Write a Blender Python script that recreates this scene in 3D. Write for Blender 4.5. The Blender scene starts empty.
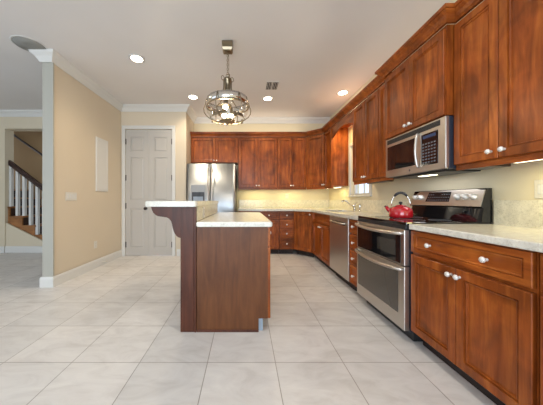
import bpy, bmesh, math, random
from mathutils import Vector, Matrix
random.seed(7)
C = bpy.context.scene.collection
PI = math.pi

# ------------------------------------------------------------------ camera
cam_d = bpy.data.cameras.new('camera')
cam = bpy.data.objects.new('camera', cam_d); C.objects.link(cam)
cam.location = (0, 0, 1.095); cam.rotation_euler = (PI/2, 0, 0)
cam_d.sensor_width = 36; cam_d.lens = 36*234/543
cam_d.shift_x = 26.5/543; cam_d.shift_y = -2.5/543
cam_d.clip_start = 0.05; cam_d.clip_end = 200
bpy.context.scene.camera = cam

# ------------------------------------------------------------------ world and light
vs = bpy.context.scene.view_settings
vs.view_transform = 'Standard'; vs.look = 'None'; vs.gamma = 1; vs.use_curve_mapping = False
vs.exposure = 0.24
w = bpy.data.worlds.new('sky'); bpy.context.scene.world = w; w.use_nodes = True
w.node_tree.nodes['Background'].inputs[0].default_value = (0.78, 0.88, 1.0, 1)
w.node_tree.nodes['Background'].inputs[1].default_value = 1.3

def area(name, loc, rot, sx, sy, power, col):
    l = bpy.data.lights.new(name, 'AREA'); l.shape = 'RECTANGLE'; l.size = sx; l.size_y = sy
    l.energy = power; l.color = col
    o = bpy.data.objects.new(name, l); C.objects.link(o); o.location = loc; o.rotation_euler = rot
    return o
# daylight coming in through the glazed openings behind and to the left of the camera
area('daylight_rear', (-0.9, -3.75, 1.40), (PI/2, 0, 0), 3.9, 2.2, 165, (0.78, 0.89, 1.0))
# added warm fill lights above the wall cabinets, no fixtures, to brighten the ceiling
area('fill_above_back', (0.1, 5.14, 2.56), (PI, 0, 0), 2.3, 0.06, 2.6, (1.0, 0.84, 0.62))
area('fill_above_right', (1.74, 3.0, 2.56), (PI, 0, 0), 0.06, 3.2, 1.6, (1.0, 0.86, 0.68))
area('daylight_side', (-6.6, -0.3, 1.5), (PI/2, 0, -PI/2), 4.6, 2.2, 26, (0.80, 0.90, 1.0))

# ------------------------------------------------------------------ materials
def mat(name, col, rough=0.5, metal=0.0, coat=0.0, emit=None, estr=0):
    m = bpy.data.materials.new(name); m.use_nodes = True
    b = m.node_tree.nodes['Principled BSDF']
    b.inputs['Base Color'].default_value = (*col, 1)
    b.inputs['Roughness'].default_value = rough; b.inputs['Metallic'].default_value = metal
    b.inputs['Coat Weight'].default_value = coat
    if emit:
        b.inputs['Emission Color'].default_value = (*emit, 1); b.inputs['Emission Strength'].default_value = estr
    return m
def nodes(m): return m.node_tree.nodes, m.node_tree.links, m.node_tree.nodes['Principled BSDF']
def ramp(N, stops):
    r = N.new('ShaderNodeValToRGB'); e = r.color_ramp.elements
    while len(e) < len(stops): e.new(0.5)
    for k, (p, c) in enumerate(stops): e[k].position = p; e[k].color = (*c, 1)
    return r
def noise(N, L, vec, scale, detail=4, rough=0.55, dist=0):
    n = N.new('ShaderNodeTexNoise'); n.inputs['Scale'].default_value = scale
    n.inputs['Detail'].default_value = detail; n.inputs['Roughness'].default_value = rough
    n.inputs['Distortion'].default_value = dist
    if vec is not None: L.new(vec, n.inputs['Vector'])
    return n
def wood(name, axis, stops, rough=0.36, coat=0.12, blotch=(0.52, 1.30)):
    m = mat(name, (0.2, 0.06, 0.02), rough, coat=coat); N, L, B = nodes(m)
    m.node_tree.nodes['Principled BSDF'].inputs['Coat Roughness'].default_value = 0.25
    B.inputs['Specular IOR Level'].default_value = 0.28
    tc = N.new('ShaderNodeTexCoord'); oi = N.new('ShaderNodeObjectInfo')
    mul = N.new('ShaderNodeMath'); mul.operation = 'MULTIPLY'; mul.inputs[1].default_value = 37
    L.new(oi.outputs['Random'], mul.inputs[0])
    add = N.new('ShaderNodeVectorMath'); add.operation = 'ADD'
    L.new(tc.outputs['Object'], add.inputs[0]); L.new(mul.outputs[0], add.inputs[1])
    mp = N.new('ShaderNodeMapping')
    s = [20, 20, 20]; s['xyz'.index(axis)] = 2.4
    mp.inputs['Scale'].default_value = s
    L.new(add.outputs[0], mp.inputs['Vector'])
    n1 = noise(N, L, mp.outputs[0], 1.0, 6, 0.6, 0.6)
    r1 = ramp(N, stops); L.new(n1.outputs['Fac'], r1.inputs[0])
    n2 = noise(N, L, add.outputs[0], 3.2, 3, 0.5, 0.8)
    r2 = ramp(N, [(0.3, (blotch[0],)*3), (0.72, (blotch[1],)*3)]); L.new(n2.outputs['Fac'], r2.inputs[0])
    mx = N.new('ShaderNodeMix'); mx.data_type = 'RGBA'; mx.blend_type = 'MULTIPLY'; mx.inputs[0].default_value = 1
    mx.clamp_result = False
    L.new(r1.outputs[0], mx.inputs[6]); L.new(r2.outputs[0], mx.inputs[7])
    L.new(mx.outputs[2], B.inputs['Base Color'])
    return m
CH = [(0.22, (0.14, 0.027, 0.0042)), (0.5, (0.30, 0.070, 0.0108)), (0.78, (0.50, 0.148, 0.024))]
W_V = wood('cherry_wood_upright_grain', 'z', CH)
W_H = wood('cherry_wood_level_grain', 'x', CH)
W_HY = wood('cherry_wood_level_grain_depth', 'y', CH)
CHI = [(0.25, (0.080, 0.026, 0.008)), (0.5, (0.125, 0.042, 0.012)), (0.78, (0.170, 0.062, 0.020))]
W_ISL = wood('island_veneer', 'z', CHI, 0.42, 0.1, (0.85, 1.12))
W_ISP = wood('island_post_wood', 'z', [(0.25, (0.045, 0.012, 0.006)), (0.5, (0.080, 0.022, 0.010)), (0.78, (0.12, 0.036, 0.016))], 0.4, 0.1, (0.8, 1.15))
W_OAK = wood('stair_oak', 'x', [(0.25, (0.20, 0.085, 0.028)), (0.5, (0.32, 0.14, 0.05)), (0.78, (0.44, 0.21, 0.08))], 0.35, 0.2)
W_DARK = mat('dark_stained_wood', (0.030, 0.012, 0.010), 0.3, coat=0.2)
TOE = mat('dark_toe_board', (0.018, 0.010, 0.008), 0.6)

def paint(name, col, bump=0.02, rough=0.75):
    m = mat(name, col, rough); N, L, B = nodes(m)
    tc = N.new('ShaderNodeTexCoord'); n = noise(N, L, tc.outputs['Object'], 90, 3)
    bp = N.new('ShaderNodeBump'); bp.inputs['Strength'].default_value = bump; bp.inputs['Distance'].default_value = 0.01
    L.new(n.outputs['Fac'], bp.inputs['Height']); L.new(bp.outputs[0], B.inputs['Normal'])
    n2 = noise(N, L, tc.outputs['Object'], 0.9, 2)
    r = ramp(N, [(0.3, tuple(c*0.96 for c in col)), (0.7, tuple(min(1, c*1.03) for c in col))])
    L.new(n2.outputs['Fac'], r.inputs[0]); L.new(r.outputs[0], B.inputs['Base Color'])
    return m
P_WALL = paint('tan_wall_paint', (0.665, 0.575, 0.445))
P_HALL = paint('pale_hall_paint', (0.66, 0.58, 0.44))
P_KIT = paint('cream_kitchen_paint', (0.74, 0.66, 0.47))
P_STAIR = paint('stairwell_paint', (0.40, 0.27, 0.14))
P_CEIL = paint('ceiling_paint', (0.74, 0.715, 0.70))
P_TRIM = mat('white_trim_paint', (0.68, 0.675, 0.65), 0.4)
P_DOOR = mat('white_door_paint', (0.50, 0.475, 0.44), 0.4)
PLATE = mat('white_plastic', (0.70, 0.67, 0.60), 0.4)
SLOT = mat('dark_slot', (0.03, 0.03, 0.03), 0.6)

def granite(name, a, b, c):
    m = mat(name, a, 0.22, coat=0.2); N, L, B = nodes(m)
    tc = N.new('ShaderNodeTexCoord')
    n = noise(N, L, tc.outputs['Object'], 95, 4, 0.7); n3 = noise(N, L, tc.outputs['Object'], 22, 3, 0.6)
    r = ramp(N, [(0.33, c), (0.45, b), (0.56, a)]); L.new(n.outputs['Fac'], r.inputs[0])
    r3 = ramp(N, [(0.35, (0.86,)*3), (0.65, (1.04,)*3)]); L.new(n3.outputs['Fac'], r3.inputs[0])
    mx = N.new('ShaderNodeMix'); mx.data_type = 'RGBA'; mx.blend_type = 'MULTIPLY'; mx.inputs[0].default_value = 1
    L.new(r.outputs[0], mx.inputs[6]); L.new(r3.outputs[0], mx.inputs[7]); L.new(mx.outputs[2], B.inputs['Base Color'])
    return m
G_TOP = granite('speckled_cream_granite', (0.74, 0.72, 0.64), (0.70, 0.67, 0.58), (0.58, 0.54, 0.46))
G_SPL = granite('speckled_granite_splash', (0.80, 0.75, 0.59), (0.73, 0.68, 0.52), (0.56, 0.51, 0.38))

# floor tiles on a real 457 mm grid
FT = mat('beige_floor_tile', (0.6, 0.56, 0.5), 0.33); N, L, B = nodes(FT)
tc = N.new('ShaderNodeTexCoord'); mp = N.new('ShaderNodeMapping')
mp.inputs['Location'].default_value = (-0.2045, -1.577, 0); L.new(tc.outputs['Object'], mp.inputs['Vector'])
br = N.new('ShaderNodeTexBrick'); br.offset = 0; br.squash = 1
br.inputs['Scale'].default_value = 1; br.inputs['Brick Width'].default_value = 0.4572; br.inputs['Row Height'].default_value = 0.4572
br.inputs['Mortar Size'].default_value = 0.0030; br.inputs['Mortar Smooth'].default_value = 0.3
br.inputs['Color1'].default_value = (0.92, 0.92, 0.92, 1); br.inputs['Color2'].default_value = (1.04, 1.03, 1.02, 1)
br.inputs['Mortar'].default_value = (0.50, 0.47, 0.44, 1); br.inputs['Bias'].default_value = 0
L.new(mp.outputs[0], br.inputs['Vector'])
mp2 = N.new('ShaderNodeMapping'); mp2.inputs['Scale'].default_value = (1, 2.2, 1); mp2.inputs['Rotation'].default_value = (0, 0, 0.6)
L.new(tc.outputs['Object'], mp2.inputs['Vector'])
n1 = noise(N, L, mp2.outputs[0], 3.2, 7, 0.62, 1.2)
r1 = ramp(N, [(0.28, (0.57, 0.55, 0.53)), (0.5, (0.67, 0.655, 0.64)), (0.72, (0.74, 0.73, 0.71))]); L.new(n1.outputs['Fac'], r1.inputs[0])
mx = N.new('ShaderNodeMix'); mx.data_type = 'RGBA'; mx.blend_type = 'MULTIPLY'; mx.inputs[0].default_value = 1
L.new(r1.outputs[0], mx.inputs[6]); L.new(br.outputs['Color'], mx.inputs[7]); L.new(mx.outputs[2], B.inputs['Base Color'])
n4 = noise(N, L, tc.outputs['Object'], 14, 4, 0.6)
rr = ramp(N, [(0.3, (0.30,)*3), (0.7, (0.46,)*3)]); L.new(n4.outputs['Fac'], rr.inputs[0]); L.new(rr.outputs[0], B.inputs['Roughness'])
bp = N.new('ShaderNodeBump'); bp.invert = True; bp.inputs['Strength'].default_value = 0.5; bp.inputs['Distance'].default_value = 0.003
L.new(br.outputs['Fac'], bp.inputs['Height']); L.new(bp.outputs[0], B.inputs['Normal'])

def steel(name, col=(0.62, 0.59, 0.55), rough=0.34, axis='z'):
    m = mat(name, col, rough, 1.0); N, L, B = nodes(m)
    tc = N.new('ShaderNodeTexCoord'); mp = N.new('ShaderNodeMapping')
    s = [420, 420, 420]; s['xyz'.index(axis)] = 3
    mp.inputs['Scale'].default_value = s; L.new(tc.outputs['Object'], mp.inputs['Vector'])
    n = noise(N, L, mp.outputs[0], 1, 2); r = ramp(N, [(0.3, (rough*0.93,)*3), (0.7, (rough*1.07,)*3)])
    L.new(n.outputs['Fac'], r.inputs[0]); L.new(r.outputs[0], B.inputs['Roughness'])
    return m
S_V = steel('brushed_steel', axis='z'); S_H = steel('brushed_steel_level', axis='x')
S_FR = steel('fridge_steel', (0.42, 0.45, 0.48), 0.36)
CHROME = mat('chrome', (0.75, 0.74, 0.72), 0.12, 1.0)
NICKEL = mat('satin_nickel', (0.80, 0.77, 0.72), 0.35, 0.35)
BLK_GL = mat('black_glass', (0.008, 0.008, 0.009), 0.06, coat=0.5)
OV_GL = mat('smoked_oven_glass', (0.055, 0.048, 0.04), 0.12, coat=0.4)
BLK = mat('black_plastic', (0.02, 0.02, 0.022), 0.4)
NAVY = mat('dark_case_side', (0.022, 0.028, 0.045), 0.35)
BTN = mat('button_print', (0.12, 0.13, 0.15), 0.4)
DISP = mat('lit_display', (0.02, 0.03, 0.06), 0.2, emit=(0.1, 0.18, 0.4), estr=0.12)
RED = mat('red_enamel', (0.46, 0.008, 0.016), 0.12, coat=0.6)
BRONZE = mat('aged_nickel', (0.27, 0.22, 0.15), 0.32, 1.0)
HINGE = mat('dark_hinge', (0.05, 0.04, 0.035), 0.4, 0.6)
GRILLE2 = mat('grey_dispenser_plastic', (0.33, 0.34, 0.35), 0.4)
GRILLE = mat('grey_grille', (0.27, 0.27, 0.25), 0.7)
LAMP_ON = mat('lit_lamp', (1, 1, 1), 0.5, emit=(1.0, 0.86, 0.62), estr=14)
STRIP_ON = mat('lit_strip', (1, 1, 1), 0.5, emit=(1.0, 0.88, 0.60), estr=3)
BULB_ON = mat('lit_bulb', (1, 1, 1), 0.5, emit=(1.0, 0.88, 0.70), estr=2.2)
GREYBLUE = mat('grey_blue_board', (0.30, 0.36, 0.44), 0.5)
def glass(name, tint=(0.95, 0.97, 1.0), refl=0.12):
    m = bpy.data.materials.new(name); m.use_nodes = True; N = m.node_tree.nodes; L = m.node_tree.links
    N.remove(N['Principled BSDF']); t = N.new('ShaderNodeBsdfTransparent'); t.inputs[0].default_value = (*tint, 1)
    g = N.new('ShaderNodeBsdfGlossy'); g.inputs['Roughness'].default_value = 0.03
    x = N.new('ShaderNodeMixShader'); fr = N.new('ShaderNodeLayerWeight'); fr.inputs[0].default_value = 0.5
    pw = N.new('ShaderNodeMath'); pw.operation = 'POWER'; pw.inputs[1].default_value = 5; L.new(fr.outputs['Facing'], pw.inputs[0])
    sc = N.new('ShaderNodeMath'); sc.operation = 'MULTIPLY'; sc.inputs[1].default_value = 0.35; L.new(pw.outputs[0], sc.inputs[0])
    ad = N.new('ShaderNodeMath'); ad.operation = 'ADD'; ad.inputs[1].default_value = refl; L.new(sc.outputs[0], ad.inputs[0])
    L.new(ad.outputs[0], x.inputs[0]); L.new(t.outputs[0], x.inputs[1]); L.new(g.outputs[0], x.inputs[2])
    L.new(x.outputs[0], N['Material Output'].inputs[0]); return m
GLASS = glass('window_glass', refl=0.0)
SHADE_GL = glass('pendant_glass', (0.97, 0.96, 0.94), 0.04)

# ------------------------------------------------------------------ mesh helper
class MB:
    def __init__(s): s.bm = bmesh.new(); s.mi = 0
    def _f(s, vs_, smooth=False):
        try: f = s.bm.faces.new(vs_)
        except ValueError: return
        f.material_index = s.mi; f.smooth = smooth
    def box(s, x0, x1, y0, y1, z0, z1, bev=0.0):
        if x0 > x1: x0, x1 = x1, x0
        if y0 > y1: y0, y1 = y1, y0
        if z0 > z1: z0, z1 = z1, z0
        v = [s.bm.verts.new(p) for p in [(x0,y0,z0),(x1,y0,z0),(x1,y1,z0),(x0,y1,z0),(x0,y0,z1),(x1,y0,z1),(x1,y1,z1),(x0,y1,z1)]]
        fs = [(0,3,2,1),(4,5,6,7),(0,1,5,4),(1,2,6,5),(2,3,7,6),(3,0,4,7)]
        F = []
        for f in fs:
            q = s.bm.faces.new([v[i] for i in f]); q.material_index = s.mi; F.append(q)
        if bev > 0:
            E = list({e for f in F for e in f.edges})
            bmesh.ops.bevel(s.bm, geom=E, offset=bev, segments=2, affect='EDGES', profile=0.5)
        return s
    def prism(s, pts, a, b, axis='z', smooth=False):
        def P(p, h):
            if axis == 'z': return (p[0], p[1], h)
            if axis == 'y': return (p[0], h, p[1])
            return (h, p[0], p[1])
        A = [s.bm.verts.new(P(p, a)) for p in pts]; Bv = [s.bm.verts.new(P(p, b)) for p in pts]
        s._f(list(reversed(A))); s._f(Bv); n = len(pts)
        for i in range(n): s._f([A[i], A[(i+1) % n], Bv[(i+1) % n], Bv[i]], smooth)
        return s
    def rings(s, x0, x1, z0, z1, seq, back=True):
        """nested rectangles in the xz plane facing -y : seq of (inset, y)"""
        R = []
        for ins, y in seq:
            R.append([s.bm.verts.new(p) for p in [(x0+ins,y,z0+ins),(x1-ins,y,z0+ins),(x1-ins,y,z1-ins),(x0+ins,y,z1-ins)]])
        for a, b in zip(R, R[1:]):
            for i in range(4): s._f([a[i], a[(i+1) % 4], b[(i+1) % 4], b[i]])
        s._f(R[-1])
        if back: s._f(list(reversed(R[0])))
        return s
    def lathe(s, prof, c=(0,0,0), axis='z', n=24, smooth=True, mtx=None):
        R = []
        for r, h in prof:
            ring = []
            for k in range(n):
                a = 2*PI*k/n; p = Vector((r*math.cos(a), r*math.sin(a), h))
                if axis == 'x': p = Vector((p.z, p.x, p.y))
                if axis == 'y': p = Vector((p.x, p.z, -p.y)); 
                if mtx: p = mtx @ p
                ring.append(s.bm.verts.new(p + Vector(c)))
            R.append(ring)
        for a, b in zip(R, R[1:]):
            for k in range(n): s._f([a[k], a[(k+1) % n], b[(k+1) % n], b[k]], smooth)
        s._f(list(reversed(R[0]))); s._f(R[-1])
        return s
    def tube(s, pts, r, n=8, closed=False):
        pts = [Vector(p) for p in pts]; R = []; m = len(pts); up = None
        for i, p in enumerate(pts):
            if closed: t = pts[(i+1) % m] - pts[i-1]
            else: t = pts[min(i+1, m-1)] - pts[max(i-1, 0)]
            t.normalize()
            if up is None: up = Vector((0,0,1)) if abs(t.z) < 0.9 else Vector((1,0,0))
            x = t.cross(up); x.normalize(); y = x.cross(t); up = y
            rr = r[i] if isinstance(r, (list, tuple)) else r
            R.append([s.bm.verts.new(p + x*rr*math.cos(2*PI*k/n) + y*rr*math.sin(2*PI*k/n)) for k in range(n)])
        for i in range(m if closed else m-1):
            a, b = R[i], R[(i+1) % m]
            for k in range(n): s._f([a[k], a[(k+1) % n], b[(k+1) % n], b[k]], True)
        if not closed: s._f(list(reversed(R[0]))); s._f(R[-1])
        return s
    def sweep(s, path, prof):
        """path: xy polyline, profile: (out, z) with out to the right of travel"""
        P = [Vector(p) for p in path]; n = len(P); R = []
        nr = []
        for a, b in zip(P, P[1:]):
            d = (b-a).normalized(); nr.append(Vector((d.y, -d.x)))
        for i in range(n):
            if i == 0: m = nr[0]
            elif i == n-1: m = nr[-1]
            else:
                m = nr[i-1] + nr[i]; m = m / m.dot(nr[i])
            R.append([s.bm.verts.new((P[i].x + m.x*o, P[i].y + m.y*o, z)) for o, z in prof])
        k = len(prof)
        for a, b in zip(R, R[1:]):
            for j in range(k): s._f([a[j], a[(j+1) % k], b[(j+1) % k], b[j]])
        s._f(R[0]); s._f(list(reversed(R[-1])))
        return s
    def build(s, name, mats, parent=None, label=None):
        bmesh.ops.recalc_face_normals(s.bm, faces=s.bm.faces)
        me = bpy.data.meshes.new(name); s.bm.to_mesh(me); s.bm.free()
        for m in (mats if isinstance(mats, (list, tuple)) else [mats]): me.materials.append(m)
        o = bpy.data.objects.new(name, me); C.objects.link(o)
        if parent: o.parent = parent
        if label: o['label'] = label
        return o
def thing(name, label, cat, loc=(0,0,0), rz=0, group=None):
    o = bpy.data.objects.new(name, None); C.objects.link(o); o.empty_display_size = 0.1
    o.location = loc; o.rotation_euler = (0,0,rz); o['label'] = label; o['category'] = cat
    if group: o['group'] = group
    return o
def tag(o, label, cat, group=None):
    o['label'] = label; o['category'] = cat
    if group: o['group'] = group
    return o
def struct(o): o['kind'] = 'structure'; return o
def copy_tree(o, parent=None):
    c = o.copy(); C.objects.link(c); c.parent = parent
    for ch in list(o.children): copy_tree(ch, c)
    return c

# ================================================================== THE SETTING
XR = 1.90; YB = 5.30; H = 2.94; XL = -2.43; YC = 4.59; YH = 4.87
m = MB(); m.box(-6.9, XR+0.15, -4.1, YH+1.4, -0.10, 0); struct(m.build('floor', FT))
m = MB(); m.box(-6.9, XR+0.15, -4.1, YH+1.4, H, H+0.1); struct(m.build('ceiling', P_CEIL))
# right wall with the sink window opening
WY0, WY1, WZ0, WZ1 = 3.56, 4.20, 1.175, 2.06
m = MB(); m.box(XR, XR+0.15, -4.0, WY0, 0, H); m.box(XR, XR+0.15, WY1, YB+0.15, 0, H)
m.box(XR, XR+0.15, WY0, WY1, 0, WZ0); m.box(XR, XR+0.15, WY0, WY1, WZ1, H); struct(m.build('wall_right', P_KIT))
m = MB(); m.box(-1.155, XR, YB, YB+0.15, 0, H); struct(m.build('wall_back', P_KIT))
m = MB(); m.box(-1.275, -1.155, YC+0.12, YB+0.15, 0, H); struct(m.build('wall_fridge_side', P_WALL))
# closet wall with its door opening
DX0, DX1, DZ = -2.345, -1.425, 2.485
m = MB(); m.box(XL, DX0, YC, YC+0.12, 0, H); m.box(DX1, -1.155, YC, YC+0.12, 0, H); m.box(DX0, DX1, YC, YC+0.12, DZ, H)
struct(m.build('wall_closet', P_WALL))
m = MB(); m.box(XL-0.12, XL, 2.965, YC+0.12, 0, H); struct(m.build('wall_left', P_WALL))
m = MB(); m.box(XL-0.120, XL+0.014, 2.945, 2.965, 0, H); struct(m.build('trim_1', mat('trim_paint_toned_for_light', (0.42, 0.41, 0.36), 0.5)))  # same trim paint, colour darkened here to offset the strong rear light
# hall wall with the stair opening
SX0 = -5.0
m = MB(); m.box(-6.9, SX0, YH, YH+0.19, 0, H); m.box(SX0, -2.56, YH, YH+0.19, 2.58, H); m.box(-3.4, -2.56, YH, YH+0.19, 0, 2.58)
struct(m.build('wall_hall', P_HALL))
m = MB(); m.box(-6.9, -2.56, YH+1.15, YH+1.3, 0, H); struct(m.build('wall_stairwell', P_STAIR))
m = MB(); m.prism([(-5.0, 0.0), (-3.75, 0.0), (-5.0, 0.62)], YH+0.02, YH+0.05, axis='y'); m2 = m; 
struct(m2.build('wall_under_stair', P_HALL))
# far side of the living area : openings through which the day comes
m = MB(); m.box(-6.9, -6.75, -4.0, -2.7, 0, H); m.box(-6.9, -6.75, 2.1, YH, 0, H); m.box(-6.9, -6.75, -2.7, 2.1, 0, 0.3); m.box(-6.9, -6.75, -2.7, 2.1, 2.65, H)
struct(m.build('wall_living', P_HALL))
m = MB(); m.box(-6.9, -3.0, -4.1, -3.95, 0, H); m.box(1.1, XR+0.15, -4.1, -3.95, 0, H); m.box(-3.0, 1.1, -4.1, -3.95, 2.65, H); m.box(-3.0, 1.1, -4.1, -3.95, 0, 0.2)
struct(m.build('wall_rear', P_HALL))

# ceiling crown mouldings
CR = [(0, H-0.115), (0.012, H-0.115), (0.02, H-0.095), (0.045, H-0.055), (0.078, H-0.028), (0.085, H-0.012), (0.09, H-0.001), (0, H-0.001)]
m = MB(); m.sweep([(XL-0.13, YH-0.001), (XL-0.13, 2.94), (XL+0.001, 2.94), (XL+0.001, YC-0.001), (-1.154, YC-0.001), (-1.154, YB-0.001), (XR-0.001, YB-0.001)], CR)
struct(m.build('trim_2', P_TRIM))
m = MB(); m.sweep([(-6.74, YH-0.001), (XL-0.14, YH-0.001)], CR); struct(m.build('trim_3', P_TRIM))
# baseboards
BB = [(0, 0), (0.016, 0), (0.016, 0.105), (0.010, 0.125), (0.006, 0.13), (0, 0.13)]
m = MB(); m.sweep([(XL-0.126, YH-0.001), (XL-0.126, 2.944), (XL+0.013, 2.944), (XL+0.013, YC-0.001), (DX0-0.09, YC-0.001)], BB)
struct(m.build('baseboard_left', P_TRIM))
m = MB(); m.sweep([(DX1+0.09, YC-0.001), (-1.154, YC-0.001), (-1.154, YC+0.1)], BB); struct(m.build('baseboard_closet', P_TRIM))
m = MB(); m.sweep([(-6.74, YH-0.001), (SX0, YH-0.001)], BB); m.sweep([(SX0+0.002, YH+0.019), (-3.76, YH+0.019)], BB); struct(m.build('baseboard_hall', P_TRIM))
# door casing
m = MB(); cw = 0.062
for (a, b, c, d) in ((DX0-cw, DX0, 0, DZ+cw), (DX1, DX1+cw, 0, DZ+cw), (DX0, DX1, DZ, DZ+cw)):
    m.box(a, b, YC-0.022, YC, c, d, 0.004)
m.box(DX0-cw, DX1+cw, YC-0.03, YC-0.022, DZ+cw-0.012, DZ+cw)
struct(m.build('trim_4', P_TRIM))
# double closet door
def leaf(x0, x1, n, hinge_x, knob_x):
    w_ = x1-x0; y0 = YC+0.02; t = 0.035
    root = thing('door_%d' % n, 'white panelled closet door leaf, %s of the pair' % ('left' if n == 1 else 'right'), 'door')
    root['kind'] = 'structure'
    mm = MB(); fw = 0.095
    zs = [(0.16, 0.93), (1.09, 1.93), (2.04, 2.33)]
    yb = y0-0.0
    mm.box(x0, x0+fw, yb-t+0.015, yb, 0.012, DZ-0.012); mm.box(x1-fw, x1, yb-t+0.015, yb, 0.012, DZ-0.012)
    ed = [0.012] + [v for p in zs for v in p] + [DZ-0.012]
    for a, b in zip(ed[0::2], ed[1::2]): mm.box(x0+fw, x1-fw, yb-t+0.015, yb, a, b)
    for a, b in zs:
        yy = yb-t+0.015
        mm.rings(x0+fw, x1-fw, a, b, [(0, yb), (0, yy+0.012), (0.012, yy+0.012), (0.035, yy+0.003), (0.04, yy+0.003)])
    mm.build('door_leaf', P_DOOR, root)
    for z in (0.22, 0.98, 1.53, 2.24):
        h = MB(); h.box(hinge_x-0.015, hinge_x+0.015, YC-0.006, YC+0.002, z-0.055, z+0.055, 0.002); h.build('hinge', HINGE, root)
    if knob_x:
        k = MB(); k.lathe([(0.026, 0), (0.026, 0.006), (0.010, 0.010), (0.010, 0.030), (0.026, 0.040), (0.028, 0.055), (0.018, 0.066), (0.004, 0.068)], (knob_x, y0-0.022, 0.93), axis='y', n=16,
                           mtx=Matrix.Rotation(PI, 3, 'Z')); k.build('door_knob', HINGE, root)
    return root
xm = (DX0+DX1)/2
leaf(DX0+0.004, xm-0.002, 1, DX0+0.004, xm-0.055); leaf(xm+0.002, DX1-0.004, 2, DX1-0.004, None)

# sink window
root = thing('window_1', 'white framed window over the sink', 'window'); root['kind'] = 'structure'
m = MB()
for (a, b, c, d) in ((WY0, WY0+0.035, WZ0, WZ1), (WY1-0.035, WY1, WZ0, WZ1), (WY0+0.035, WY1-0.035, WZ0, WZ0+0.035), (WY0+0.035, WY1-0.035, WZ1-0.035, WZ1), (WY0+0.035, WY1-0.035, 1.60, 1.635)):
    m.box(XR+0.06, XR+0.10, a, b, c, d)
m.box(XR+0.07, XR+0.09, (WY0+WY1)/2-0.008, (WY0+WY1)/2+0.008, WZ0+0.035, 1.6)
m.build('window_frame', P_TRIM, root)
m = MB(); m.box(XR+0.078, XR+0.082, WY0+0.03, WY1-0.03, WZ0+0.03, WZ1-0.03); m.build('pane', GLASS, root)
m = MB(); cw = 0.05
for (a, b, c, d) in ((WY0-cw, WY0, WZ0, WZ1+cw), (WY1, WY1+cw, WZ0, WZ1+cw), (WY0, WY1, WZ1, WZ1+cw)):
    m.box(XR-0.018, XR, a, b, c, d, 0.003)
m.build('casing', P_TRIM, root)
m = MB(); m.box(XR-0.035, XR+0.06, WY0-cw-0.01, WY1+cw+0.01, WZ0-0.025, WZ0, 0.004); m.build('window_sill', P_TRIM, root)
# big glazing where the daylight enters
def glazing(n, horiz, a0, a1, z0, z1, c, k):
    root = thing('window_%d' % n, 'tall glazed opening in the living area', 'window'); root['kind'] = 'structure'
    m = MB(); step = (a1-a0)/k
    for i in range(k+1):
        p = min(max(a0+i*step, a0+0.03), a1-0.03)
        if horiz: m.box(p-0.03, p+0.03, c-0.03, c+0.03, z0, z1)
        else: m.box(c-0.03, c+0.03, p-0.03, p+0.03, z0, z1)
    for z in (z0, z1-0.06):
        if horiz: m.box(a0, a1, c-0.029, c+0.029, z, z+0.06)
        else: m.box(c-0.029, c+0.029, a0, a1, z, z+0.06)
    m.build('window_frame', P_TRIM, root)
    m = MB()
    if horiz: m.box(a0, a1, c-0.003, c+0.003, z0, z1)
    else: m.box(c-0.003, c+0.003, a0, a1, z0, z1)
    m.build('pane', GLASS, root)
glazing(2, True, -3.0, 1.1, 0.2, 2.65, -4.02, 4); glazing(3, False, -2.7, 2.1, 0.3, 2.65, -6.82, 3)

# ================================================================== CABINETS
DT = 0.022
def knob(x, z, parent, y=-DT):
    k = MB(); k.lathe([(0.009, 0), (0.006, 0.004), (0.006, 0.012), (0.014, 0.018), (0.0165, 0.024), (0.013, 0.031), (0.003, 0.034)], (x, y, z), axis='y', n=14, mtx=Matrix.Rotation(PI, 3, 'Z'))
    return k.build('knob', NICKEL, parent)
def door(x0, x1, z0, z1, parent, kx=None, kz=None, mt=None, fw=0.058, name='door'):
    g = 0.0022; mm = MB(); t = DT
    mm.rings(x0+g, x1-g, z0+g, z1-g, [(0, -0.0005), (0, -t+0.003), (0.003, -t), (fw-0.008, -t), (fw-0.007, -t+0.010), (fw-0.001, -t+0.010), (fw, -t+0.005), (fw+0.006, -t+0.007), (fw+0.008, -t+0.015), (fw+0.009, -t+0.015)])
    o = mm.build(name, mt or W_V, parent)
    if kx is not None: knob(kx, kz, o)
    return o
def drawer(x0, x1, z0, z1, parent, knobs, fw=0.032, mt=None):
    o = door(x0, x1, z0, z1, parent, mt=mt or W_H, fw=min(fw, (z1-z0)*0.24), name='drawer')
    for k in knobs: knob(k, (z0+z1)/2, o)
    return o
def base_body(w_, depth, parent, z1=0.872, hollow=False, mt=None):
    mm = MB()
    if hollow:
        mm.box(0, 0.018, 0, depth, 0.10, z1); mm.box(w_-0.018, w_, 0, depth, 0.10, z1)
        mm.box(0.018, w_-0.018, 0, depth, 0.10, 0.118); mm.box(0.018, w_-0.018, depth-0.012, depth, 0.118, z1)
        mm.box(0.018, w_-0.018, 0, 0.018, 0.118, z1)
    else: mm.box(0, w_, 0, depth, 0.10, z1)
    mm.build('body', mt or W_V, parent)
    mm = MB(); mm.box(0, w_, 0.075, 0.09, 0.0, 0.0995); mm.build('toe_kick', TOE, parent)
XF = 1.27                                     # front plane of the right hand base boxes
def right_base(y_far, w_, label, group='cherry base cabinets'):
    return thing('base_cabinet', label, 'cabinet', (XF, y_far, 0), -PI/2, group)
DEP = XR-XF-0.006
ZD0, ZD1, ZT = 0.112, 0.690, 0.868            # door bottom, door top, drawer top
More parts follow.
